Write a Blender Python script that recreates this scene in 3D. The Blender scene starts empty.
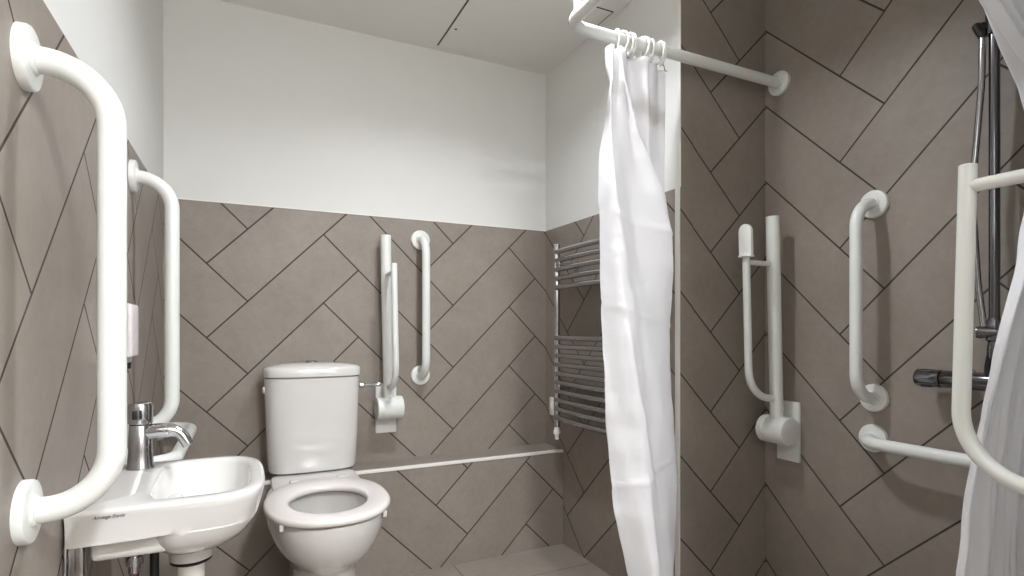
import bpy, bmesh, math, random
from mathutils import Vector, Matrix
random.seed(7)
SC = bpy.context.scene
COL = SC.collection
PI = math.pi

# ------------------------------------------------------------------ room sizes (metres)
CAM = (0.2696, 0.0, 1.0)
YAW, FPX, HORIZON = 0.44895, 555.26, 330.12
Y_BACK, Y_LEDGE, Y_SHOWER, Y_FRONT, Y_REAR = 2.406, 2.239, 1.467, 0.26, -1.3
X_SIDE, X_RIGHT, X_DOOR = 1.6137, 2.0318, 1.16
Z_TILE, Z_CEIL, Z_LEDGE = 1.490, 2.264, 0.440

# ------------------------------------------------------------------ node helpers
class NB:
    def __init__(s, name):
        m = bpy.data.materials.new(name); m.use_nodes = True
        s.m = m; s.t = m.node_tree; s.n = s.t.nodes; s.l = s.t.links
        s.bsdf = s.n['Principled BSDF']
    def put(s, sock, v):
        if hasattr(v, 'is_linked') or isinstance(v, bpy.types.NodeSocket): s.l.new(v, sock)
        else: sock.default_value = v
    def math(s, op, a, b=0.0, c=None):
        n = s.n.new('ShaderNodeMath'); n.operation = op
        s.put(n.inputs[0], a); s.put(n.inputs[1], b)
        if c is not None: s.put(n.inputs[2], c)
        return n.outputs[0]
    def noise(s, vec, scale, detail=4, rough=.55):
        n = s.n.new('ShaderNodeTexNoise'); n.inputs['Scale'].default_value = scale
        n.inputs['Detail'].default_value = detail; n.inputs['Roughness'].default_value = rough
        if vec is not None: s.l.new(vec, n.inputs['Vector'])
        return n.outputs[0]
    def pos(s):
        g = s.n.new('ShaderNodeNewGeometry'); return g.outputs['Position']
    def xyz(s, v):
        n = s.n.new('ShaderNodeSeparateXYZ'); s.l.new(v, n.inputs[0]); return n.outputs
    def comb(s, x, y, z=0.0):
        n = s.n.new('ShaderNodeCombineXYZ')
        for i, v in enumerate((x, y, z)): s.put(n.inputs[i], v)
        return n.outputs[0]
    def mixc(s, f, a, b):
        n = s.n.new('ShaderNodeMix'); n.data_type = 'RGBA'
        s.put(n.inputs['Factor'], f)
        s.put(n.inputs[6], a); s.put(n.inputs[7], b)
        return n.outputs[2]
    def ramp(s, v, a, b, lo=0.0, hi=1.0):
        n = s.n.new('ShaderNodeMapRange'); n.inputs['From Min'].default_value = a; n.inputs['From Max'].default_value = b
        n.inputs['To Min'].default_value = lo; n.inputs['To Max'].default_value = hi
        s.l.new(v, n.inputs['Value']); return n.outputs[0]
    def bump(s, h, strength, dist):
        n = s.n.new('ShaderNodeBump'); n.inputs['Strength'].default_value = strength
        n.inputs['Distance'].default_value = dist; s.l.new(h, n.inputs['Height'])
        s.l.new(n.outputs[0], s.bsdf.inputs['Normal'])

def lin(c):
    return tuple(((v/255)/12.92 if v/255 <= .04045 else (((v/255)+.055)/1.055)**2.4) for v in c) + (1.0,)

def plain(name, rgb, rough=.5, metal=0.0, coat=0.0, var=0.0, spec=None, bump=0.0, bscale=200):
    b = NB(name); c = lin(rgb)
    p = b.pos()
    if var:
        n = b.noise(p, 9.0)
        d = tuple(v*(1-var) for v in c[:3]) + (1,)
        b.l.new(b.mixc(b.ramp(n, .3, .7), d, c), b.bsdf.inputs['Base Color'])
    else:
        b.bsdf.inputs['Base Color'].default_value = c
    b.bsdf.inputs['Roughness'].default_value = rough
    b.bsdf.inputs['Metallic'].default_value = metal
    b.bsdf.inputs['Coat Weight'].default_value = coat
    if spec is not None: b.bsdf.inputs['Specular IOR Level'].default_value = spec
    if bump: b.bump(b.noise(p, bscale, 2), bump, .002)
    return b.m

TILE_A, TILE_B = (145, 136, 127), (134, 125, 116)
GROUT = (64, 55, 48)
def stone(b, rnd):
    p = b.pos()
    n1 = b.noise(p, 5.0, 5, .6); n2 = b.noise(p, 38.0, 5, .7)
    base = b.mixc(b.ramp(n1, .3, .7), lin(TILE_B), lin(TILE_A))
    n = b.math('ADD', b.math('MULTIPLY', b.math('SUBTRACT', n2, .5), .34), b.math('ADD', .955, b.math('MULTIPLY', rnd, .09)))
    h = b.n.new('ShaderNodeVectorMath'); h.operation = 'SCALE'
    b.l.new(base, h.inputs[0]); b.l.new(n, h.inputs['Scale'])
    return h.outputs[0], n2

def herringbone(name, axis, x0, z0, phase):
    """600 x 200 porcelain tiles laid in herringbone at 45 degrees, thin dark grout."""
    W = .2828427
    b = NB(name); P = b.xyz(b.pos())
    x = b.math('SUBTRACT', P[axis], x0); z = b.math('SUBTRACT', P[2], z0)
    a = b.math('DIVIDE', b.math('ADD', x, z), W); c = b.math('DIVIDE', b.math('SUBTRACT', z, x), W)
    i = b.math('FLOOR', a); j = b.math('FLOOR', c)
    fa = b.math('SUBTRACT', a, i); fb = b.math('SUBTRACT', c, j)
    m = b.math('FLOORED_MODULO', b.math('SUBTRACT', b.math('SUBTRACT', i, j), phase - .25), 6.0)
    hor = b.math('LESS_THAN', m, 3.0); ver = b.math('SUBTRACT', 1.0, hor)
    def edge(d, flag): return b.math('ADD', d, b.math('MULTIPLY', flag, 9.0))
    dl = edge(fa, b.math('MULTIPLY', hor, b.math('GREATER_THAN', m, 1.0)))
    dr = edge(b.math('SUBTRACT', 1.0, fa), b.math('MULTIPLY', hor, b.math('LESS_THAN', m, 2.0)))
    db = edge(fb, b.math('MULTIPLY', ver, b.math('LESS_THAN', m, 5.0)))
    dt = edge(b.math('SUBTRACT', 1.0, fb), b.math('MULTIPLY', ver, b.math('GREATER_THAN', m, 4.0)))
    d = b.math('MULTIPLY', b.math('MINIMUM', b.math('MINIMUM', dl, dr), b.math('MINIMUM', db, dt)), .2)
    mf = b.math('FLOOR', m)
    ti = b.math('SUBTRACT', i, b.math('MULTIPLY', hor, mf))
    tj = b.math('SUBTRACT', j, b.math('MULTIPLY', ver, b.math('SUBTRACT', 5.0, mf)))
    wn = b.n.new('ShaderNodeTexWhiteNoise'); b.l.new(b.comb(ti, tj, x0*7), wn.inputs['Vector'])
    col, n2 = stone(b, wn.outputs['Value'])
    g = b.ramp(d, .0019, .0033)
    b.l.new(b.mixc(g, lin(GROUT), col), b.bsdf.inputs['Base Color'])
    b.l.new(b.ramp(g, 0, 1, .85, .46), b.bsdf.inputs['Roughness'])
    b.bsdf.inputs['Specular IOR Level'].default_value = .4
    b.bump(b.math('ADD', b.ramp(d, .0008, .003), b.math('MULTIPLY', n2, .10)), .5, .0015)
    return b.m

def floor_tile(name):
    b = NB(name); P = b.xyz(b.pos())
    a = b.math('DIVIDE', b.math('SUBTRACT', P[0], 1.07), .6); c = b.math('DIVIDE', b.math('SUBTRACT', P[1], 2.0), .3)
    i = b.math('FLOOR', a); j = b.math('FLOOR', c)
    fa = b.math('MULTIPLY', b.math('PINGPONG', a, .5), .6); fb = b.math('MULTIPLY', b.math('PINGPONG', c, .5), .3)
    d = b.math('MINIMUM', fa, fb)
    wn = b.n.new('ShaderNodeTexWhiteNoise'); b.l.new(b.comb(i, j), wn.inputs['Vector'])
    col, n2 = stone(b, wn.outputs['Value'])
    g = b.ramp(d, .0015, .0028)
    b.l.new(b.mixc(g, lin((92, 82, 72)), col), b.bsdf.inputs['Base Color'])
    b.bsdf.inputs['Roughness'].default_value = .5
    b.bump(b.math('ADD', g, b.math('MULTIPLY', n2, .15)), .5, .0015)
    return b.m

def plain_stone(name):
    b = NB(name); v = b.n.new('ShaderNodeValue'); v.outputs[0].default_value = .5
    col, n2 = stone(b, v.outputs[0]); b.l.new(col, b.bsdf.inputs['Base Color']); b.bsdf.inputs['Roughness'].default_value = .46
    return b.m

def cloth_mat():
    b = NB('curtain_cloth'); p = b.pos()
    b.bsdf.inputs['Base Color'].default_value = lin((250, 250, 252))
    b.bsdf.inputs['Roughness'].default_value = .75
    b.bsdf.inputs['Specular IOR Level'].default_value = .25
    t = b.n.new('ShaderNodeBsdfTranslucent'); t.inputs[0].default_value = lin((240, 240, 243))
    mx = b.n.new('ShaderNodeMixShader'); mx.inputs[0].default_value = .28
    out = b.n['Material Output']
    b.l.new(b.bsdf.outputs[0], mx.inputs[1]); b.l.new(t.outputs[0], mx.inputs[2]); b.l.new(mx.outputs[0], out.inputs[0])
    b.bump(b.math('ADD', b.noise(p, 20, 3), b.math('MULTIPLY', b.noise(p, 900, 1), .03)), .36, .007)
    return b.m

def emit(name, rgb, s):
    b = NB(name); b.bsdf.inputs['Base Color'].default_value = lin(rgb)
    b.bsdf.inputs['Emission Color'].default_value = lin(rgb); b.bsdf.inputs['Emission Strength'].default_value = s
    return b.m

M = dict(
    paint=plain('white_wall_paint', (220, 220, 217), .62, var=.02, bump=.08, bscale=300),
    ceil=plain('white_ceiling_paint', (232, 230, 226), .7, var=.02),
    rail=plain('white_coated_steel', (221, 223, 219), .32, coat=.25),
    plastic=plain('white_plastic', (238, 237, 233), .38),
    ceramic=plain('glazed_white_ceramic', (211, 209, 206), .09, coat=.6),
    seat=plain('white_seat_plastic', (220, 214, 210), .22, coat=.2),
    chrome=plain('polished_chrome', (200, 200, 203), .07, 1.0),
    chrome2=plain('satin_chrome', (178, 178, 180), .11, 1.0),
    chrome3=plain('shower_chrome', (118, 118, 120), .13, 1.0),
    black=plain('black_rubber', (24, 23, 23), .5),
    trimw=plain('white_edge_trim', (232, 228, 222), .4),
    trimm=plain('aluminium_corner_trim', (222, 221, 218), .35, .2),
    seam=plain('dark_gap', (92, 87, 82), .9),
    disp=plain('pale_dispenser_plastic', (214, 206, 206), .3),
    ink=plain('dark_ink', (62, 58, 56), .6),
    door=plain('pale_door_laminate', (214, 208, 198), .5, var=.03),
    copper=plain('hose_braid', (88, 62, 50), .4, .6),
    cloth=cloth_mat(), floor=floor_tile('floor_tiles'),
    slab=plain_stone('ledge_top_tile'),
    glow=emit('lamp_diffuser_glow', (250, 253, 250), 6.0),
)
T = dict(
    B=herringbone('tiles_back', 0, .2810, 1.1125, 0), G=herringbone('tiles_ledge', 0, .994, .2636, 1),
    T=herringbone('tiles_shower', 0, 1.7568, .7103, 1), R=herringbone('tiles_right', 1, 1.035, 1.127, 1),
    L=herringbone('tiles_left', 1, .9964, 1.05, 0), S=herringbone('tiles_side', 1, 2.061, .284, 1),
    F=herringbone('tiles_front', 0, 1.3, 1.0, 0))

# ------------------------------------------------------------------ mesh helpers
def origin_of(p):
    v = Vector((0, 0, 0))
    while p is not None: v += p.location; p = p.parent
    return v
def obj(name, bm, mat, parent=None, smooth=True, angle=38, recalc=True):
    """links a bmesh, given in room coordinates, as ONE mesh object"""
    if recalc: bmesh.ops.recalc_face_normals(bm, faces=bm.faces)
    o0 = origin_of(parent)
    if parent is not None: bmesh.ops.translate(bm, verts=bm.verts, vec=-o0)
    me = bpy.data.meshes.new(name); bm.to_mesh(me); bm.free()
    for m in (mat if isinstance(mat, (list, tuple)) else [mat]): me.materials.append(m)
    if smooth:
        for p in me.polygons: p.use_smooth = True
        me.set_sharp_from_angle(angle=math.radians(angle))
    o = bpy.data.objects.new(name, me); COL.objects.link(o); o.parent = parent
    return o
def thing(name, loc, label, cat, group=None):
    o = bpy.data.objects.new(name, None); COL.objects.link(o); o.location = loc
    o.empty_display_size = .05
    o['label'] = label; o['category'] = cat
    if group: o['group'] = group
    return o
def tag(o, label, cat, group=None):
    o['label'] = label; o['category'] = cat
    if group: o['group'] = group
    return o
def recenter(o):
    """moves a one-mesh thing's origin to its own base"""
    vs = [v.co for v in o.data.vertices]
    c = Vector(((min(v.x for v in vs)+max(v.x for v in vs))/2, (min(v.y for v in vs)+max(v.y for v in vs))/2, min(v.z for v in vs)))
    o.data.transform(Matrix.Translation(-c)); o.location = o.location + c
    return o
def struct(name, bm, mat, **k):
    o = obj(name, bm, mat, **k); o['kind'] = 'structure'; return o

def box(bm, x0, x1, y0, y1, z0, z1, bev=0.0, mi=0, seg=2):
    vs = [bm.verts.new((x, y, z)) for x in (x0, x1) for y in (y0, y1) for z in (z0, z1)]
    q = [(0, 1, 3, 2), (4, 6, 7, 5), (0, 4, 5, 1), (2, 3, 7, 6), (0, 2, 6, 4), (1, 5, 7, 3)]
    fs = [bm.faces.new([vs[i] for i in f]) for f in q]
    for f in fs: f.material_index = mi
    if bev:
        es = list({e for f in fs for e in f.edges})
        r = bmesh.ops.bevel(bm, geom=es, offset=bev, segments=seg, affect='EDGES', profile=.5)
        for f in r['faces']: f.material_index = mi
    return vs
def loft(bm, rings, close=True, cap0=True, cap1=True):
    vr = [[bm.verts.new(p) for p in r] for r in rings]
    n = len(rings[0])
    for a, b in zip(vr, vr[1:]):
        for i in range(n if close else n-1):
            k = (i+1) % n
            bm.faces.new((a[i], a[k], b[k], b[i]))
    if cap0: bm.faces.new(vr[0][::-1])
    if cap1: bm.faces.new(vr[-1])
    return vr
def fillet_path(pts, rad, seg=12):
    pts = [Vector(p) for p in pts]; out = [pts[0]]
    rads = rad if isinstance(rad, (list, tuple)) else [rad]*(len(pts)-2)
    for k in range(1, len(pts)-1):
        a, b, c = pts[k-1], pts[k], pts[k+1]; r = rads[k-1]
        u = (a-b).normalized(); w = (c-b).normalized()
        ang = u.angle(w)
        if r <= 0 or abs(ang-PI) < 1e-3: out.append(b); continue
        d = min(r/math.tan(ang/2), (a-b).length*.98, (c-b).length*.98); r = d*math.tan(ang/2)
        cen = b + (u+w).normalized()*(r/math.sin(ang/2))
        s = b+u*d-cen; e = b+w*d-cen
        tot = s.angle(e); ax = s.cross(e).normalized()
        for i in range(seg+1): out.append(cen + Matrix.Rotation(tot*i/seg, 3, ax) @ s)
    out.append(pts[-1]); return out
def tube(bm, path, r, seg=20, rounded=0.0, radii=None):
    path = [Vector(p) for p in path]
    P = [path[0]]
    for p in path[1:]:
        if (p-P[-1]).length > 1e-6: P.append(p)
    tan = [(P[min(i+1, len(P)-1)]-P[max(i-1, 0)]).normalized() for i in range(len(P))]
    ref = Vector((0, 0, 1)) if abs(tan[0].z) < .9 else Vector((1, 0, 0))
    u = tan[0].cross(ref).normalized(); rings = []
    rr = radii or [r]*len(P)
    def ring(c, u, v, q): return [c + (u*math.cos(2*PI*k/seg)+v*math.sin(2*PI*k/seg))*q for k in range(seg)]
    for i, p in enumerate(P):
        u = (u - tan[i]*u.dot(tan[i])).normalized(); v = tan[i].cross(u)
        if i == 0 and rounded:
            for a in (70, 40, 15): rings.append(ring(p + tan[0]*rounded*(1-math.sin(math.radians(a))) - tan[0]*0, u, v, rr[0]-rounded+rounded*math.cos(math.radians(a))))
            rings.append(ring(p+tan[0]*rounded, u, v, rr[0]))
        elif i == len(P)-1 and rounded:
            rings.append(ring(p-tan[i]*rounded, u, v, rr[i]))
            for a in (15, 40, 70): rings.append(ring(p - tan[i]*rounded*(1-math.sin(math.radians(a))), u, v, rr[i]-rounded+rounded*math.cos(math.radians(a))))
        else: rings.append(ring(p, u, v, rr[i]))
    loft(bm, rings)
def lathe(bm, base, axis, prof, seg=40):
    """prof: (distance along the axis, radius)"""
    base = Vector(base); axis = Vector(axis).normalized()
    ref = Vector((0, 0, 1)) if abs(axis.z) < .9 else Vector((1, 0, 0))
    u = axis.cross(ref).normalized(); v = axis.cross(u)
    loft(bm, [[base+axis*d+(u*math.cos(2*PI*k/seg)+v*math.sin(2*PI*k/seg))*max(r, 1e-4) for k in range(seg)] for d, r in prof])
def oval(cx, cy, z, xm, xp, ym, yp, n=2.0, N=96):
    out = []
    for k in range(N):
        t = 2*PI*k/N; c, s = math.cos(t), math.sin(t)
        ex = xp if c > 0 else xm; ey = yp if s > 0 else ym
        q = ((abs(c)/ex)**n+(abs(s)/ey)**n)**(-1/n)
        out.append(Vector((cx+c*q, cy+s*q, z)))
    return out
def lerp_table(tab, z):
    """tab: (x, z) with z falling"""
    if z >= tab[0][1]: a, b = tab[0], tab[1]
    elif z <= tab[-1][1]: a, b = tab[-2], tab[-1]
    else:
        for a, b in zip(tab, tab[1:]):
            if a[1] >= z >= b[1]: break
    t = (a[1]-z)/(a[1]-b[1]); t = max(-.6, min(1.6, t))
    return a[0]+(b[0]-a[0])*t

# ------------------------------------------------------------------ setting
HI = Z_CEIL
bm = bmesh.new(); box(bm, -.12, X_RIGHT+.12, Y_REAR-.12, Y_BACK+.12, -.1, 0); struct('floor', bm, M['floor'], smooth=False)
bm = bmesh.new(); box(bm, -.12, X_RIGHT+.12, Y_REAR-.12, Y_BACK+.12, HI, HI+.1); struct('ceiling', bm, M['ceil'], smooth=False)
def half_tiled(name, x0, x1, y0, y1, dx, dy, t):
    bm = bmesh.new()
    box(bm, x0, x1, y0, y1, 0, Z_TILE, mi=1)
    box(bm, x0+max(dx, 0), x1+min(dx, 0), y0+max(dy, 0), y1+min(dy, 0), Z_TILE, HI, mi=0)
    return struct(name, bm, [M['paint'], t], smooth=False)
half_tiled('wall_left', -.12, 0, Y_REAR, Y_BACK, 0, 0, T['L'])
half_tiled('wall_back', 0, X_SIDE, Y_BACK, Y_BACK+.12, 0, 0, T['B'])
# pier between the toilet bay and the shower: its two seen faces carry different tiling
bm = bmesh.new()
box(bm, X_SIDE, X_SIDE+.06, Y_SHOWER+.06, Y_BACK, 0, Z_TILE, mi=1)
box(bm, X_SIDE, X_SIDE+.06, Y_SHOWER+.0, Y_BACK, Z_TILE, HI, mi=0)
box(bm, X_SIDE, X_SIDE+.06, Y_SHOWER+.0, Y_SHOWER+.06, 0, Z_TILE, mi=1)
struct('wall_side', bm, [M['paint'], T['S']], smooth=False)
bm = bmesh.new(); box(bm, X_SIDE+.06, X_RIGHT, Y_SHOWER, Y_BACK, 0, HI); struct('wall_shower', bm, T['T'], smooth=False)
bm = bmesh.new(); box(bm, X_SIDE, X_SIDE+.06, Y_SHOWER-.002, Y_SHOWER, 0, HI); struct('wall_return', bm, T['T'], smooth=False)
bm = bmesh.new(); box(bm, X_RIGHT, X_RIGHT+.12, Y_REAR, Y_BACK, 0, HI); struct('wall_right', bm, T['R'], smooth=False)
bm = bmesh.new(); box(bm, X_DOOR, X_RIGHT, Y_REAR, Y_FRONT, 0, HI); struct('wall_front', bm, M['paint'], smooth=False)  # unseen face, white chosen to bounce light onto the near curtain and rail
half_tiled('wall_rear', 0, X_DOOR, Y_REAR-.12, Y_REAR, 0, 0, T['F'])
# ledge (pipe boxing) with its white edge strip
bm = bmesh.new(); box(bm, 0, X_SIDE, Y_LEDGE, Y_BACK, 0, Z_LEDGE-.01, mi=0); box(bm, 0, X_SIDE, Y_LEDGE, Y_BACK, Z_LEDGE-.01, Z_LEDGE, mi=1); struct('wall_ledge', bm, [T['G'], M['slab']], smooth=False)
bm = bmesh.new(); box(bm, 0, X_SIDE, Y_LEDGE-.003, Y_LEDGE+.012, Z_LEDGE-.011, Z_LEDGE+.002, .0015); struct('trim_1', bm, M['trimw'])
bm = bmesh.new(); box(bm, X_SIDE-.004, X_SIDE+.001, Y_SHOWER-.004, Y_SHOWER+.018, 0, Z_TILE, .001); struct('trim_2', bm, M['trimm'])
bm = bmesh.new(); box(bm, X_SIDE-.002, X_SIDE+.003, Y_SHOWER-.0055, Y_SHOWER+.004, Z_TILE, HI, .001); struct('trim_3', bm, M['trimw'])
bm = bmesh.new(); box(bm, 0, X_SIDE, Y_BACK-.0025, Y_BACK, Z_TILE-.001, Z_TILE+.004); struct('trim_4', bm, M['trimw'])
# door to the room, in the rear wall behind the camera
bm = bmesh.new(); box(bm, .12, 1.03, Y_REAR, Y_REAR+.03, 0, 2.02, .003); dr = struct('door_1', bm, M['door'])
bm = bmesh.new(); lathe(bm, (.95, Y_REAR+.03, 1.0), (0, 1, 0), [(0, .025), (.008, .025), (.01, .01), (.045, .01)]); tube(bm, fillet_path([(.95, Y_REAR+.07, 1.0), (.83, Y_REAR+.07, 1.0)], 0), .009, rounded=.003)
obj('door_handle', bm, M['chrome2'], dr)

# ------------------------------------------------------------------ ceiling pieces
def downlight(x, y, r, label, watts, size, beam):
    t = thing('ceiling_light', (x, y, HI), label, 'ceiling light', 'round ceiling lights')
    bm = bmesh.new(); lathe(bm, (x, y, HI), (0, 0, -1), [(0, r), (.006, r), (.012, r-.008), (.012, r-.016), (.004, r-.018)], 48); obj('housing', bm, M['rail'], t)
    bm = bmesh.new(); lathe(bm, (x, y, HI-.001), (0, 0, -1), [(0, r-.018), (.006, r-.018), (.0065, r-.03)], 48); obj('diffuser', bm, M['glow'], t)
    L = bpy.data.lights.new('ceiling_lamp', 'AREA'); L.shape = 'DISK'; L.size = size; L.energy = watts
    L.color = (.96, .99, 1.045); L.spread = math.radians(beam)
    o = bpy.data.objects.new('ceiling_lamp', L); COL.objects.link(o); o.location = (x, y, HI-.016)
    return t
downlight(.98, 1.34, .085, 'small round white ceiling light above the middle of the room between toilet and shower', 9.9, .13, 146)
downlight(.78, -.85, .16, 'larger round white fill light, unseen, added above the entrance passage', 47, .24, 178)  # added fill lamp out of view, evens the light on back wall and curtain

t = thing('ceiling_hatch', (1.33, 2.05, HI), 'large flush access hatch in the white ceiling above the toilet end', 'ceiling hatch', 'ceiling hatches')
bm = bmesh.new(); box(bm, 1.038, 1.045, 1.70, 2.362, HI-.0012, HI+.001); box(bm, 1.038, 1.60, 1.695, 1.70, HI-.0012, HI+.001); obj('frame_gap', bm, M['seam'], t, smooth=False)
bm = bmesh.new(); lathe(bm, (1.068, 2.20, HI), (0, 0, -1), [(0, .008), (.002, .008), (.003, .005)], 16); obj('lock', bm, M['seam'], t)
bm = bmesh.new(); box(bm, 1.045, 1.60, 1.70, 2.362, HI-.0025, HI+.001, .001); obj('hatch_door', bm, M['ceil'], t)

t = thing('ceiling_hatch', (1.51, 1.88, HI), 'small square access panel in the ceiling beside the shower pier', 'ceiling hatch', 'ceiling hatches')
def ringbox(bm, x0, x1, y0, y1, w, z0, z1):
    box(bm, x0, x0+w, y0, y1, z0, z1); box(bm, x1-w, x1, y0, y1, z0, z1)
    box(bm, x0+w, x1-w, y0, y0+w, z0, z1); box(bm, x0+w, x1-w, y1-w, y1, z0, z1)
bm = bmesh.new(); ringbox(bm, 1.466, 1.586, 1.806, 1.952, .004, HI-.005, HI+.001); obj('frame_gap', bm, M['seam'], t, smooth=False)
bm = bmesh.new(); box(bm, 1.470, 1.582, 1.81, 1.948, HI-.006, HI+.001, .001); obj('hatch_door', bm, M['ceil'], t)

# ------------------------------------------------------------------ grab rails
def grab_rail(pos, n, ax, label, L=.6, so=.093):
    pos, n, ax = Vector(pos), Vector(n), Vector(ax)
    t = thing('grab_rail', pos, label, 'grab rail', 'white grab rails')
    A, B = pos-ax*L/2, pos+ax*L/2
    bm = bmesh.new(); tube(bm, fillet_path([A+n*.004, A+n*so, B+n*so, B+n*.004], .078, 16), .0176, 28); obj('rail', bm, M['rail'], t, angle=60)
    for p in (A, B):
        bm = bmesh.new(); lathe(bm, p, n, [(0, .043), (.009, .043), (.012, .0415), (.0135, .038), (.0135, .022), (.017, .020), (.018, .0171)], 48); obj('flange', bm, M['rail'], t, angle=30)
    return t
grab_rail((0, .958, 1.061), (1, 0, 0), (0, 0, 1), 'vertical white grab rail on the left tiled wall nearest the camera, large in view', L=.612, so=.100)
grab_rail((0, 1.755, 1.072), (1, 0, 0), (0, 0, 1), 'vertical white grab rail on the left wall, beyond the tap and dispenser', L=.668, so=.093)
grab_rail((0, 1.98, .658), (1, 0, 0), (0, 1, 0), 'horizontal white grab rail low on the left wall, mostly hidden behind the basin', so=.104)
grab_rail((.974, Y_BACK, 1.10), (0, -1, 0), (0, 0, 1), 'vertical white grab rail on the back wall, right of the fold-up rail by the toilet')
grab_rail((X_RIGHT, 1.063, 1.09), (-1, 0, 0), (0, 0, 1), 'vertical white grab rail on the right tiled shower wall', L=.60)
grab_rail((X_RIGHT, .765, .665), (-1, 0, 0), (0, 1, 0), 'horizontal white grab rail low on the right shower wall, casting a curved shadow')

# ------------------------------------------------------------------ fold-up support rails
def fold_rail(pos, n, tn, label, lean_n=0.0, lean_t=0.0, pad=False, top=1.40, thin=.2, crs=.009):
    """pos: point on the wall at the hinge; n: out of the wall; tn: along the wall"""
    pos, n, tn = Vector(pos), Vector(n), Vector(tn)
    zh = pos.z
    def W(t, d, z):
        k = (z-zh)
        return Vector((pos.x, pos.y, 0)) + tn*(t+lean_t*k) + n*(d+lean_n*k) + Vector((0, 0, z))
    def F(t, d, z): return Vector((pos.x, pos.y, 0)) + tn*t + n*d + Vector((0, 0, z))
    th = thing('folding_support_rail', pos, label, 'support rail', 'fold-up support rails')
    bm = bmesh.new()
    x = [F(-.045, 0, zh-.115), F(.045, .012, zh+.098)]
    box(bm, *sorted((x[0].x, x[1].x)), *sorted((x[0].y, x[1].y)), x[0].z, x[1].z, .003); obj('wall_plate', bm, M['rail'], th)
    bm = bmesh.new()
    lathe(bm, F(-.054, .066, zh), tn, [(0, .044), (.003, .048), (.024, .049), (.0245, .0475), (.0265, .0475), (.027, .049), (.105, .049), (.108, .0475), (.109, .044)], 48)
    c = [F(-.035, .008, zh-.03), F(.035, .05, zh+.03)]
    box(bm, *sorted((c[0].x, c[1].x)), *sorted((c[0].y, c[1].y)), c[0].z, c[1].z)
    obj('hinge_barrel', bm, M['rail'], th, angle=30)
    bm = bmesh.new(); tube(bm, [W(0, .066, zh+.02), W(0, .066, top)], .0225, 28, rounded=.003); obj('arm', bm, M['rail'], th, angle=50)
    zc = 1.232
    bm = bmesh.new()
    tube(bm, fillet_path([W(0, .066, .762), W(0, thin, .762), W(0, thin, zc+.036)], .105, 16), .0126, 24, rounded=.0025)
    obj('lower_tube', bm, M['rail'], th, angle=50)
    bm = bmesh.new(); tube(bm, [W(0, .07, zc), W(0, thin, zc)], crs, 20); obj('cross_bar', bm, M['rail'], th, angle=50)
    if pad:
        bm = bmesh.new()
        lathe(bm, W(0, thin, zc+.018), (0, 0, 1), [(0, .026), (.004, .026), (.005, .024)], 32)
        prof = [(-.0255, 0), (.0255, 0)] + [(.0255*math.cos(a*PI/14), .082+.0255*math.sin(a*PI/14)) for a in range(15)]
        vv = prof[:1] + prof[1:]
        rings = []
        for d, s in ((-.007, .9), (-.0055, 1), (.0055, 1), (.007, .9)):
            rings.append([W(px*s, thin+d, zc+.022+pz*(s if pz > 0 else 1)) for px, pz in vv])
        loft(bm, rings); obj('end_pad', bm, M['plastic'], th, angle=30)
    return th
fold_rail((.820, Y_BACK, .672), (0, -1, 0), (1, 0, 0), 'white fold-up support rail on the back wall, upright beside the toilet', lean_t=-.02)
fold_rail((X_RIGHT, 1.362, .648), (-1, 0, 0), (0, -1, 0), 'white fold-up support rail with rounded end pad in the right shower corner', lean_n=.03, pad=True)
fold_rail((1.327, Y_FRONT, .66), (0, 1, 0), (-1, 0, 0), 'white fold-up rail nearest the camera in front of the right-hand curtain', lean_n=-.026, lean_t=.004, thin=.245, crs=.0106)

# ------------------------------------------------------------------ toilet
TX = .503
t = thing('toilet', (TX, 1.95, 0), 'white close-coupled toilet with open seat ring in front of the tiled ledge', 'toilet')
bm = bmesh.new()
def ov(z, a, y0, y1, n=2.2, yc=None):
    yc = (y0*.55+y1*.45) if yc is None else yc
    return oval(TX, yc, z, a, a, yc-y0, y1-yc, n, 80)
yb = Y_LEDGE-.004
rings = [ov(0, .112, 1.68, yb, 3.0), ov(.01, .115, 1.675, yb, 3.0), ov(.03, .106, 1.69, yb, 2.8), ov(.12, .099, 1.715, yb, 2.7), ov(.25, .097, 1.715, yb, 2.6),
         ov(.280, .100, 1.705, yb, 2.5), ov(.293, .110, 1.688, yb, 2.5), ov(.315, .130, 1.655, yb, 2.4), ov(.343, .149, 1.625, yb, 2.4), ov(.376, .163, 1.604, yb, 2.4),
         ov(.41, .172, 1.590, yb, 2.4), ov(.445, .176, 1.585, yb, 2.4), ov(.454, .174, 1.588, yb, 2.4), ov(.457, .168, 1.595, yb-.006, 2.4),
         ov(.457, .128, 1.628, 1.975, 2.1), ov(.452, .122, 1.634, 1.967, 2.1), ov(.43, .122, 1.633, 1.967, 2.1), ov(.38, .118, 1.645, 1.955, 2.1),
         ov(.31, .095, 1.70, 1.92, 2.0), ov(.27, .06, 1.745, 1.88, 2.0), ov(.262, .02, 1.79, 1.83, 2.0)]
loft(bm, rings); obj('pan', bm, M['ceramic'], t, angle=45)
bm = bmesh.new(); loft(bm, [ov(.335, .109, 1.674, 1.942, 2.05), ov(.3355, .108, 1.675, 1.941, 2.05)]); w = obj('water', bm, plain('toilet_water', (128, 122, 116), .04), t)
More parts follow.
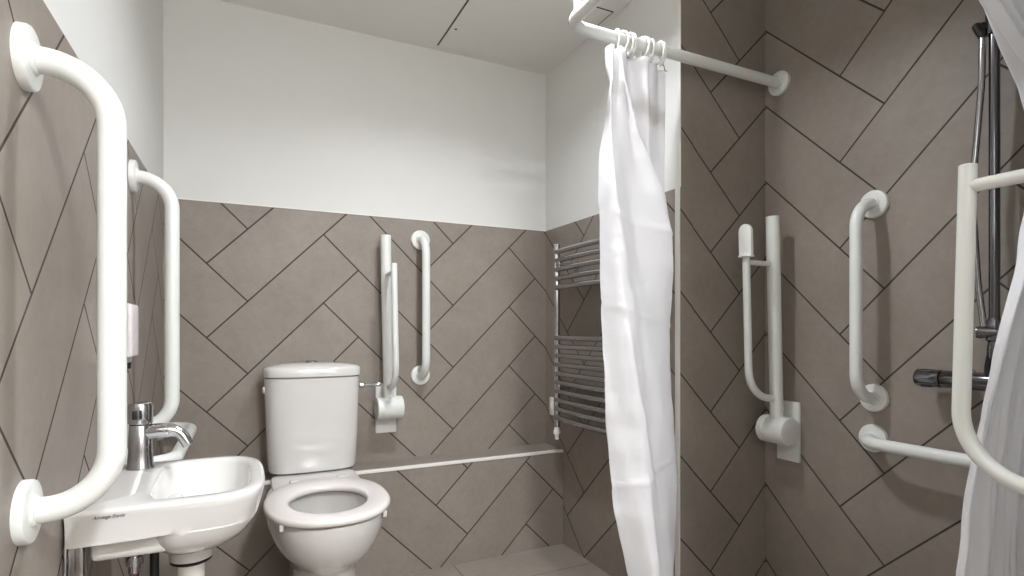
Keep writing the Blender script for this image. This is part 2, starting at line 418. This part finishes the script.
# platform behind the seat that carries the cistern
bm = bmesh.new()
loft(bm, [oval(TX, 2.12, z, a, a, .14, .116, 6, 64) for z, a in ((.36, .10), (.40, .135), (.44, .148), (.456, .150), (.461, .146))]); obj('pan_platform', bm, M['ceramic'], t)
bm = bmesh.new()
def so(z, d): return ov(z, .183-d, 1.568+d, 2.045-d*.6, 2.25, yc=1.80)
def si(z, d): return ov(z, .113+d, 1.640-d, 1.925+d, 2.05, yc=1.79)
loft(bm, [so(.464, .004), so(.468, .0), so(.476, .0), so(.482, .004), so(.4845, .012), si(.4845, .012), si(.482, .004), si(.476, .0), si(.468, .0), si(.464, .004)], cap0=False, cap1=False)
# close the underside
bm.verts.ensure_lookup_table(); N = 80; tot = len(bm.verts)
for i in range(N):
    k = (i+1) % N
    bm.faces.new((bm.verts[tot-N+i], bm.verts[tot-N+k], bm.verts[k], bm.verts[i]))
seat = obj('seat', bm, M['seat'], t, angle=50)
for s in (-1, 1):
    bm = bmesh.new(); box(bm, TX+s*.078-.016, TX+s*.078+.016, 2.02, 2.065, .455, .482, .006); obj('hinge', bm, M['seat'], t)
for s in (-1, 1):
    y = 1.652
    bm = bmesh.new(); box(bm, TX+s*.142-.006, TX+s*.142+.006, y-.008, y+.008, .446, .466, .003); obj('seat_buffer', bm, M['seat'], seat)
    
CY = 2.295
def cis(z, a, f, n=3.6): return oval(TX+.006, CY, z, a, a, f, .09, n, 80)
bm = bmesh.new()
loft(bm, [cis(.464, .148, .082), cis(.468, .157, .092), cis(.48, .162, .096), cis(.60, .167, .100), cis(.72, .171, .103), cis(.819, .174, .105), cis(.821, .171, .102)]); obj('cistern', bm, M['ceramic'], t)
bm = bmesh.new()
loft(bm, [cis(.823, .172, .104), cis(.826, .178, .110), cis(.850, .179, .111), cis(.857, .176, .108), cis(.863, .166, .100), cis(.871, .12, .07), cis(.875, .05, .03)]); obj('cistern_lid', bm, M['ceramic'], t, angle=50)
bm = bmesh.new(); lathe(bm, (TX+.002, CY+.0, .872), (0, 0, 1), [(0, .022), (.006, .022), (.009, .019), (.0095, .017)], 32); obj('flush_button', bm, M['chrome2'], t)
bm = bmesh.new()
lathe(bm, (TX+.180, 2.255, .780), (1, 0, 0), [(0, .011), (.012, .011), (.014, .008), (.02, .008)], 24)
tube(bm, fillet_path([(TX+.194, 2.255, .780), (TX+.20, 2.25, .781), (TX+.246, 2.235, .783)], .01), .006, 16, rounded=.003)
bm2v = len(bm.verts); lathe(bm, (TX+.226, 2.241, .782), (1, -.2, .02), [(0, .006), (.008, .0085), (.03, .009), (.036, .006)], 16)
obj('flush_lever', bm, M['chrome'], t)
bm = bmesh.new(); lathe(bm, (TX-.164, 2.27, .775), (-1, 0, 0), [(0, .013), (.006, .013), (.009, .009)], 24); obj('side_cap', bm, M['plastic'], t)

# ------------------------------------------------------------------ basin
BX, BY = .172, 1.30
t = thing('wash_basin', (0, BY, .60), 'small white wall-hung hand basin with a bowl on the left wall', 'basin')
bm = bmesh.new()
def bo(z, xm, xp, ym, yp, n=3.4): return oval(BX, BY, z, xm, xp, ym, yp, n, 128)
def slab(z, d, n=6.0):
    # straight back on the wall, rounded front
    pts = []
    x0, x1, y0, y1 = .002, .308-d, 1.128+d, 1.496-d
    base = oval(BX, BY, z, BX-x0, x1-BX, BY-y0, y1-BY, 3.6, 128)
    q = min(d, .0025) if z < .69 else d; y0, y1 = 1.128+q, 1.496-q
    sq = oval(BX, BY, z, BX-x0, x1-BX, BY-y0, y1-BY, 40.0, 128)
    for p, q in zip(base, sq):
        k = min(1, max(0, (BX+.02-p.x)/.09)); pts.append(p.lerp(q, k))
    return pts
rings = [bo(.575, .012, .012, .02, .02, 2), bo(.575, .04, .045, .06, .06, 2.2), bo(.578, .048, .062, .085, .087, 2.3), bo(.586, .053, .082, .113, .116, 2.5), bo(.600, .056, .099, .136, .140, 2.8), bo(.617, .057, .112, .151, .156, 3.1), bo(.634, .057, .1205, .160, .166, 3.4), bo(.640, .054, .1228, .1622, .1683, 3.5),
         slab(.642, .0125), slab(.655, .0085), slab(.670, .0045), slab(.683, .0016), slab(.693, .0), slab(.698, .002), slab(.7005, .007),
         bo(.7005, .065, .114, .146, .172, 4.0), bo(.699, .061, .110, .142, .168, 4.0), bo(.692, .058, .107, .138, .164, 3.8), bo(.66, .056, .102, .130, .152, 3.6), bo(.640, .051, .092, .116, .122, 3.2), bo(.622, .042, .075, .092, .098, 2.8), bo(.611, .03, .045, .06, .06, 2.2), bo(.607, .012, .012, .012, .012, 2)]
loft(bm, rings); obj('bowl', bm, M['ceramic'], t, angle=42)
bm = bmesh.new(); box(bm, .030, .15, 1.165, 1.42, .600, .645, .012, seg=3); obj('rear_apron', bm, M['ceramic'], t)
bm = bmesh.new(); lathe(bm, (BX, BY, .6075), (0, 0, 1), [(0, .02), (.003, .02), (.004, .012), (.002, .010)], 32); obj('drain', bm, M['chrome'], t)
cu = bpy.data.curves.new('logo_text', 'FONT'); cu.body = 'Armitage Shanks'; cu.size = .0078; cu.shear = .45; cu.extrude = .0002; cu.align_x = 'CENTER'; cu.space_character = .86
o = bpy.data.objects.new('logo_text', cu); COL.objects.link(o)
bpy.context.view_layer.update(); me = bpy.data.meshes.new_from_object(o.evaluated_get(bpy.context.evaluated_depsgraph_get())); bpy.data.objects.remove(o); bpy.data.curves.remove(cu)
bm = bmesh.new(); bm.from_mesh(me); bpy.data.meshes.remove(me)
YT = 1.1277
bmesh.ops.transform(bm, verts=bm.verts, matrix=Matrix.Translation((.065, YT, .686)) @ Matrix.Rotation(math.radians(90), 4, 'X'))
obj('logo_text', bm, M['ink'], t, smooth=False)
bm = bmesh.new(); lathe(bm, (BX, BY, .580), (0, 0, -1), [(0, .040), (.04, .0385), (.042, .034)], 40); obj('waste_collar', bm, M['ceramic'], t)
bm = bmesh.new(); lathe(bm, (BX, BY, .538), (0, 0, -1), [(0, .034), (.004, .0375), (.006, .034)], 40); obj('waste_seal', bm, M['black'], t)
bm = bmesh.new()
lathe(bm, (BX, BY, .532), (0, 0, -1), [(0, .024), (.05, .024), (.051, .029), (.075, .029), (.078, .024), (.09, .024)], 36)
lathe(bm, (BX, BY, .444), (0, 0, -1), [(0, .03), (.01, .036), (.09, .036), (.10, .028)], 36)
tube(bm, [(BX-.03, BY, .39), (.003, BY, .39)], .02, 24)
obj('bottle_trap', bm, M['plastic'], t)
for y, x in ((1.235, .085), (1.29, .11)):
    bm = bmesh.new(); tube(bm, fillet_path([(x, y, .598), (x, y, .50), (x-.03, y+.02, .36), (.01, y+.03, .32)], .03), .008, 14); obj('supply_hose', bm, M['copper'] if y < 1.25 else M['black'], t)
bm = bmesh.new(); lathe(bm, (.085, 1.235, .60), (0, 0, -1), [(0, .011), (.02, .011), (.02, .014), (.035, .014), (.035, .010), (.05, .010)], 20); obj('isolating_valve', bm, M['chrome2'], t)
bm = bmesh.new(); box(bm, .0, .022, 1.17, 1.19, .50, .642, .003); box(bm, 0, .006, 1.14, 1.22, .49, .645, .002); obj('wall_mount', bm, M['chrome2'], t)

# tap standing on the basin's far corner
px, py, pz = .066, 1.437, .7005
t = thing('mixer_tap', (px, py, pz), 'chrome mixer tap with a short spout on the far corner of the basin', 'tap')
bm = bmesh.new(); lathe(bm, (px, py, pz), (0, 0, 1), [(0, .027), (.004, .027), (.01, .0245), (.04, .0225), (.093, .0215), (.095, .020)], 40); obj('body', bm, M['chrome'], t)
bm = bmesh.new()
pth = fillet_path([(px+.008, py-.002, pz+.079), (px+.074, py-.012, pz+.080), (px+.092, py-.015, pz+.044)], [.035], 14)
tube(bm, pth, .012, 24, rounded=.002, radii=[.0165-.0045*min(1, i/8) for i in range(len(pth))]); obj('spout', bm, M['chrome'], t, angle=60)
bm = bmesh.new(); lathe(bm, (px, py, pz+.097), (0, 0, 1), [(0, .0225), (.002, .0235), (.038, .0235), (.044, .021), (.046, .016)], 40)
obj('control_cap', bm, M['chrome'], t)
bm = bmesh.new(); lathe(bm, (px, py, pz+.0945), (0, 0, 1), [(0, .0205), (.0028, .0205)], 40)
box(bm, px-.012, px-.002, py-.0255, py-.021, pz+.108, pz+.128, .002); box(bm, px+.001, px+.006, py-.0255, py-.021, pz+.108, pz+.128, .002); obj('seal_ring', bm, M['black'], t)

# soap dispenser
t = thing('soap_dispenser', (0, 1.40, .94), 'small pale wall dispenser partly hidden by the nearest grab rail', 'dispenser')
bm = bmesh.new(); box(bm, .0, .006, 1.405, 1.485, .95, 1.04, .001); obj('wall_mount', bm, M['disp'], t)
bm = bmesh.new(); box(bm, .006, .044, 1.40, 1.49, .928, 1.060, .006, seg=3); obj('case', bm, M['disp'], t)
bm = bmesh.new(); box(bm, .044, .056, 1.405, 1.485, .942, 1.056, .005, seg=3); obj('cover', bm, M['disp'], t)
bm = bmesh.new(); lathe(bm, (.036, 1.45, .929), (0, 0, -1), [(0, .012), (.012, .011), (.014, .006), (.022, .005)], 20); obj('nozzle', bm, M['black'], t)

# ------------------------------------------------------------------ towel radiator and switch
RXC, RY0, RY1 = X_SIDE-.085, 1.665, 2.150
t = thing('towel_radiator', (RXC, (RY0+RY1)/2, .57), 'chrome ladder towel radiator on the side wall, half behind the curtain', 'towel radiator')
for y in (RY0, RY1):
    bm = bmesh.new(); tube(bm, [(RXC, y, .565), (RXC, y, 1.385)], .0145, 24, rounded=.006); obj('upright', bm, M['chrome'], t, angle=60)
for z in (1.348, 1.309, 1.269, 1.229, 1.189, .966, .927, .888, .848, .808, .769, .730, .690, .651, .612):
    bm = bmesh.new()
    tube(bm, [(RXC-.004-.014*math.sin(PI*k/16), RY0+(RY1-RY0)*k/16, z) for k in range(17)], .0115, 18); obj('bar', bm, M['chrome2'], t, angle=60)
for y in (RY0+.035, RY1-.035):
    for z in (1.289, .749):
        bm = bmesh.new(); lathe(bm, (X_SIDE-.001, y, z), (-1, 0, 0), [(0, .019), (.008, .019), (.01, .010), (.078, .010), (.080, .017), (.098, .017), (.102, .013)], 24); obj('wall_mount', bm, M['chrome'], t)
bm = bmesh.new(); lathe(bm, (RXC, RY1, .567), (0, 0, -1), [(0, .013), (.015, .013), (.015, .016), (.03, .016), (.03, .010), (.055, .009)], 20); obj('element_cap', bm, M['plastic'], t)
t = thing('fused_switch', (X_SIDE, 2.333, .632), 'small white switch plate on the side wall, left of the towel radiator', 'switch')
bm = bmesh.new(); box(bm, X_SIDE-.011, X_SIDE, 2.318, 2.350, .59, .675, .003); obj('plate', bm, M['plastic'], t)
bm = bmesh.new(); box(bm, X_SIDE-.015, X_SIDE-.010, 2.326, 2.342, .615, .65, .002); obj('rocker', bm, M['plastic'], t)

# ------------------------------------------------------------------ curtain rail
RZ, RYF, RXL, RYN = 1.900, 1.402, 1.128, .58
t = thing('curtain_rail', (RXL, RYF, RZ), 'white U-shaped shower curtain rail on the right wall near the ceiling', 'curtain rail')
bm = bmesh.new(); tube(bm, fillet_path([(X_RIGHT-.004, RYF, RZ), (RXL, RYF, RZ), (RXL, RYN, RZ), (X_RIGHT-.004, RYN, RZ)], .055, 14), .0178, 28); obj('rail', bm, M['rail'], t, angle=60)
for y in (RYF, RYN):
    bm = bmesh.new(); lathe(bm, (X_RIGHT, y, RZ), (-1, 0, 0), [(0, .043), (.009, .043), (.012, .041), (.0135, .037), (.0135, .022), (.02, .0205), (.021, .0174)], 48); obj('flange', bm, M['rail'], t, angle=30)
bm = bmesh.new(); tube(bm, [(RXL+.004, RYF-.05, RZ), (RXL+.004, RYF-.05, HI-.004)], .0125, 24); lathe(bm, (RXL+.004, RYF-.05, HI), (0, 0, -1), [(0, .04), (.008, .04), (.012, .036), (.013, .013)], 36); obj('ceiling_support', bm, M['rail'], t, angle=40)

RINGX = (1.300, 1.316, 1.346, 1.362, 1.397, 1.414, 1.434, 1.466, 1.482)
ORD = ('first', 'second', 'third', 'fourth', 'fifth', 'sixth', 'seventh', 'eighth', 'ninth')
for k, x in enumerate(RINGX):
    t = thing('curtain_ring', (x, RYF, RZ), 'white plastic curtain ring on the rail, %s from the left' % ORD[k], 'curtain ring', 'white rings of the hanging curtain')
    a = (.30, -.25, .1, .3, -.15, .25, .35, .15, .4)[k]
    bm = bmesh.new(); R = .033
    c = Vector((x, RYF, RZ-.0108))
    rings = []
    tube(bm, [c + Vector((R*math.cos(2*PI*q/40)*math.sin(a), R*math.cos(2*PI*q/40)*math.cos(a), R*math.sin(2*PI*q/40))) for q in range(41)], .0034, 10)
    obj('ring', bm, M['plastic'], t, angle=60)
    if k not in (1, 8): continue
    bm = bmesh.new(); tube(bm, fillet_path([(x, RYF-.004, RZ-.044), (x+.002, RYF-.030+k*.003, RZ-.050), (x+.003, RYF-.036+k*.003, RZ-.075), (x+.010, RYF-.036+k*.003, RZ-.068)], .004, 5), .0016, 8); obj('hook', bm, M['chrome2'], t)

# ------------------------------------------------------------------ curtains
def spline(P, u):
    n = len(P)-1; s = min(max(u, 0), 1)*n; i = min(int(s), n-1); f = s-i
    p0, p1, p2, p3 = P[max(i-1, 0)], P[i], P[i+1], P[min(i+2, n)]
    return tuple(.5*((2*b)+(-a+c)*f+(2*a-5*b+4*c-d)*f*f+(-a+3*b-3*c+d)*f**3) for a, b, c, d in zip(p0, p1, p2, p3))
def sheet(name, fn, nu, nv, hem, parent):
    bm = bmesh.new(); g = [[bm.verts.new(fn(i/nu, j/nv)) for i in range(nu+1)] for j in range(nv+1)]
    for j in range(nv):
        for i in range(nu): bm.faces.new((g[j][i], g[j][i+1], g[j+1][i+1], g[j+1][i]))
    o = obj(name, bm, M['cloth'], parent, angle=180, recalc=False)
    m = o.modifiers.new('thickness', 'SOLIDIFY'); m.thickness = .0012; m.offset = 0
    return o
def wob(x, z, s=1.0):
    return s*(math.sin(13*x+5.1*z+.7)*math.sin(7.3*z+9*x)+.6*math.sin(23*z+17*x+1.3)*math.sin(31*x-6*z))

Z0, Z1 = 1.853, .09
HEM = [(1.255, 1.853), (1.262, 1.80), (1.284, 1.750), (1.270, 1.690), (1.241, 1.545), (1.239, 1.396), (1.247, 1.098), (1.263, .740), (1.297, .435), (1.350, .229), (1.39, .09)]  # fold outlines taken from image pixels, X rescaled about the camera to each depth
FA = [(1.268, 1.853), (1.248, 1.70), (1.236, 1.436), (1.281, 1.071), (1.318, .792), (1.337, .720), (1.382, .344), (1.41, .09)]
FM = [(1.315, 1.853), (1.318, 1.645), (1.333, 1.346), (1.368, 1.109), (1.391, .781), (1.435, .463), (1.46, .09)]
FD = [(1.285, 1.853), (1.297, 1.77), (1.350, 1.604), (1.448, 1.433), (1.480, 1.311), (1.514, 1.109), (1.532, .782), (1.555, .562), (1.548, .344), (1.535, .09)]
BK = [(1.330, 1.868), (1.345, 1.7), (1.38, 1.45), (1.40, 1.1), (1.42, .75), (1.46, .09)]
B2 = [(1.400, 1.868), (1.41, 1.7), (1.43, 1.45), (1.46, 1.1), (1.48, .75), (1.50, .09)]
B3 = [(1.440, 1.868), (1.445, 1.7), (1.45, 1.45), (1.43, 1.1), (1.45, .75), (1.47, .09)]
H2 = [(1.515, 1.868), (1.513, 1.706), (1.509, 1.459), (1.501, 1.099), (1.510, .771), (1.520, .441), (1.505, .09)]
def main_curtain(u, v):
    z = Z0+(Z1-Z0)*v; k = min(1, v*4.0)
    d = max(0.0, min(1.0, (1.36-z)/.4)); d = d*d*(3-2*d)
    P = [(lerp_table(HEM, z), RYF-.01+.015*k), (lerp_table(FA, z), RYF-.03-.045*k), (lerp_table(FM, z), RYF-.02-.02*k), (lerp_table(FD, z), RYF-.03-.02*k+.06*d),
         (lerp_table(BK, z)+.03*k, RYF+.016), (lerp_table(B2, z), RYF-.012+.03*d), (lerp_table(B3, z), RYF+.03*(.3+.7*k)), (lerp_table(H2, z), RYF+.022)]
    x, y = spline(P, u)
    e = .004*min(1, v*3+.1); tp = math.exp(-v*9)
    y += .014*tp*math.sin(2*PI*6.5*u+.6); x += .006*tp*math.sin(2*PI*6.5*u+2.0)
    y += wob(u*1.6+1, z*.9, e) + .0022*math.sin(9*u+24*z)*math.sin(5*u-31*z+1)*min(1, v*4)
    for zc, sl in ((1.31, .14), (1.02, .16), (.58, -.15)):
        y -= .0042*math.exp(-((z-zc+sl*(u-.4))/.008)**2)
    return (x, y, z)
th = thing('shower_curtain', (1.40, RYF, .09), 'white shower curtain bunched and hanging straight beside the shower pier', 'shower curtain', 'white shower curtains')
sheet('curtain_cloth', main_curtain, 150, 170, 0, th)

NL = [(1.25, 1.897), (1.405, 1.75), (1.563, 1.644), (1.75, 1.526), (1.83, 1.42), (1.80, 1.292), (1.720, 1.14), (1.672, 1.063), (1.641, .994), (1.61, .941), (1.577, .863), (1.548, .791), (1.511, .716), (1.468, .538), (1.38, .09)]
NR = [(1.97, 1.897), (1.96, 1.75), (1.955, 1.644), (1.955, 1.526), (1.955, 1.42), (1.955, 1.292), (1.93, 1.0), (1.905, .8), (1.895, .6), (1.905, .09)]
def near_curtain(u, v):
    z = 1.8815+(.09-1.8815)*v
    a, b = lerp_table(NL, z), lerp_table(NR, z)
    w = b-a; uu = u**1.15
    n = 4.2
    amp = (.012+.026*math.exp(-((z-1.43)/.3)**2)+.010*max(0, 1.3-z)) * min(1, .2+v*5)
    ph = 2*PI*n*u + .8*math.sin(2.0*z)
    x = a+w*uu + w*.018*math.cos(ph+1.6)*min(1, u*6)*min(1, (1-u)*6)
    y = RYN - amp*math.sin(ph)*.75 + wob(u*4, z*1.3, .004*min(1, v*3))
    return (x, y, z)
th = thing('shower_curtain', (1.7, RYN, .09), 'white shower curtain drawn aside at the right edge behind a fold-up rail', 'shower curtain', 'white shower curtains')
sheet('curtain_cloth', near_curtain, 160, 150, 0, th)

# ------------------------------------------------------------------ shower mixer on the right wall
VX, VZ, SY = X_RIGHT-.062, .868, .732
t = thing('shower_mixer', (X_RIGHT, SY, VZ), 'chrome bar shower mixer with riser pipe on the right wall by the curtain', 'shower mixer')
bm = bmesh.new(); lathe(bm, (VX, .678, VZ), (0, 1, 0), [(0, .022), (.003, .0235), (.167, .0235), (.169, .022)], 36)
for y in (.70, .82): lathe(bm, (X_RIGHT, y, VZ), (-1, 0, 0), [(0, .03), (.008, .03), (.014, .016), (.05, .015)], 28)
obj('valve_body', bm, M['chrome3'], t)
for y0, d in ((.849, 1), (.676, -1)):
    bm = bmesh.new()
    seg = 48; pr = [(0, .0225), (.002, .0242), (.056, .0242), (.060, .0225), (.062, .015)]
    lathe(bm, (VX, y0, VZ), (0, d, 0), pr, seg)
    for q in range(14):
        an = 2*PI*q/14; c = Vector((VX+.0243*math.cos(an), y0+d*.034, VZ+.0243*math.sin(an))); 
        tube(bm, [c+Vector((0, -.014, 0)), c+Vector((0, .014, 0))], .0016, 6)
    obj('control_handle', bm, M['chrome3'], t)
bm = bmesh.new(); tube(bm, [(VX, SY, 1.0), (VX, SY, 1.80)], .0115, 22); obj('riser_pipe', bm, M['chrome3'], t, angle=60)
bm = bmesh.new()
lathe(bm, (VX, SY, 1.03), (0, 0, -1), [(0, .013), (.008, .0165), (.03, .0175), (.055, .0175), (.06, .013), (.075, .015), (.10, .015), (.102, .011), (.142, .010)], 26)
lathe(bm, (VX-.012, SY+.012, .995), (-.4, 1, 0), [(-.02, .014), (.014, .016), (.02, .014)], 24)
obj('diverter', bm, M['chrome3'], t)
bm = bmesh.new(); tube(bm, fillet_path([(VX-.005, SY+.004, .95), (VX-.008, SY+.01, .905), (VX-.02, SY-.0, .80), (VX-.01, SY-.06, .62), (VX+.01, SY-.10, .70)], .06), .0075, 14); obj('drop_hose', bm, M['black'], t)
bm = bmesh.new(); lathe(bm, (X_RIGHT, SY, 1.775), (-1, 0, 0), [(0, .018), (.006, .018), (.01, .011), (.05, .011)], 24)
lathe(bm, (VX, SY, 1.745), (0, 0, 1), [(0, .016), (.004, .018), (.05, .018), (.055, .016)], 26); obj('wall_bracket', bm, M['chrome3'], t)
bm = bmesh.new(); lathe(bm, (VX-.012, SY+.018, 1.740), (-.1, .35, .95), [(0, .008), (.02, .0095), (.04, .0095), (.044, .007)], 22); tube(bm, [(VX, SY, 1.765), (VX-.018, SY+.022, 1.772)], .009, 14); obj('handset_holder', bm, M['black'], t)
bm = bmesh.new()
tube(bm, fillet_path([(VX-.013, SY+.019, 1.740), (VX-.016, SY+.020, 1.62), (VX-.018, SY+.040, 1.35), (VX-.010, SY+.030, 1.12), (VX-.012, SY+.016, 1.0)], .3), .0075, 16); obj('shower_hose', bm, M['chrome2'], t, angle=60)

# ------------------------------------------------------------------ camera, world, view
cd = bpy.data.cameras.new('camera'); cam = bpy.data.objects.new('camera', cd); COL.objects.link(cam)
cam.location = CAM; cam.rotation_euler = (PI/2, 0, -YAW)
cd.sensor_fit = 'HORIZONTAL'; cd.sensor_width = 36.0; cd.lens = FPX/1024*36
cd.shift_y = (HORIZON-288)/1024
cd.clip_start = .02
SC.camera = cam
wd = bpy.data.worlds.new('world'); SC.world = wd; wd.use_nodes = True
wd.node_tree.nodes['Background'].inputs[0].default_value = (.9, .95, 1, 1); wd.node_tree.nodes['Background'].inputs[1].default_value = .3
vs = SC.view_settings
vs.view_transform = 'Standard'; vs.look = 'None'; vs.gamma = 1.0; vs.use_curve_mapping = False
vs.exposure = 0.6
SC.display_settings.display_device = 'sRGB'
SC.cycles.max_bounces = 10; SC.cycles.diffuse_bounces = 8; SC.cycles.glossy_bounces = 5
SC.cycles.sample_clamp_indirect = 6.0
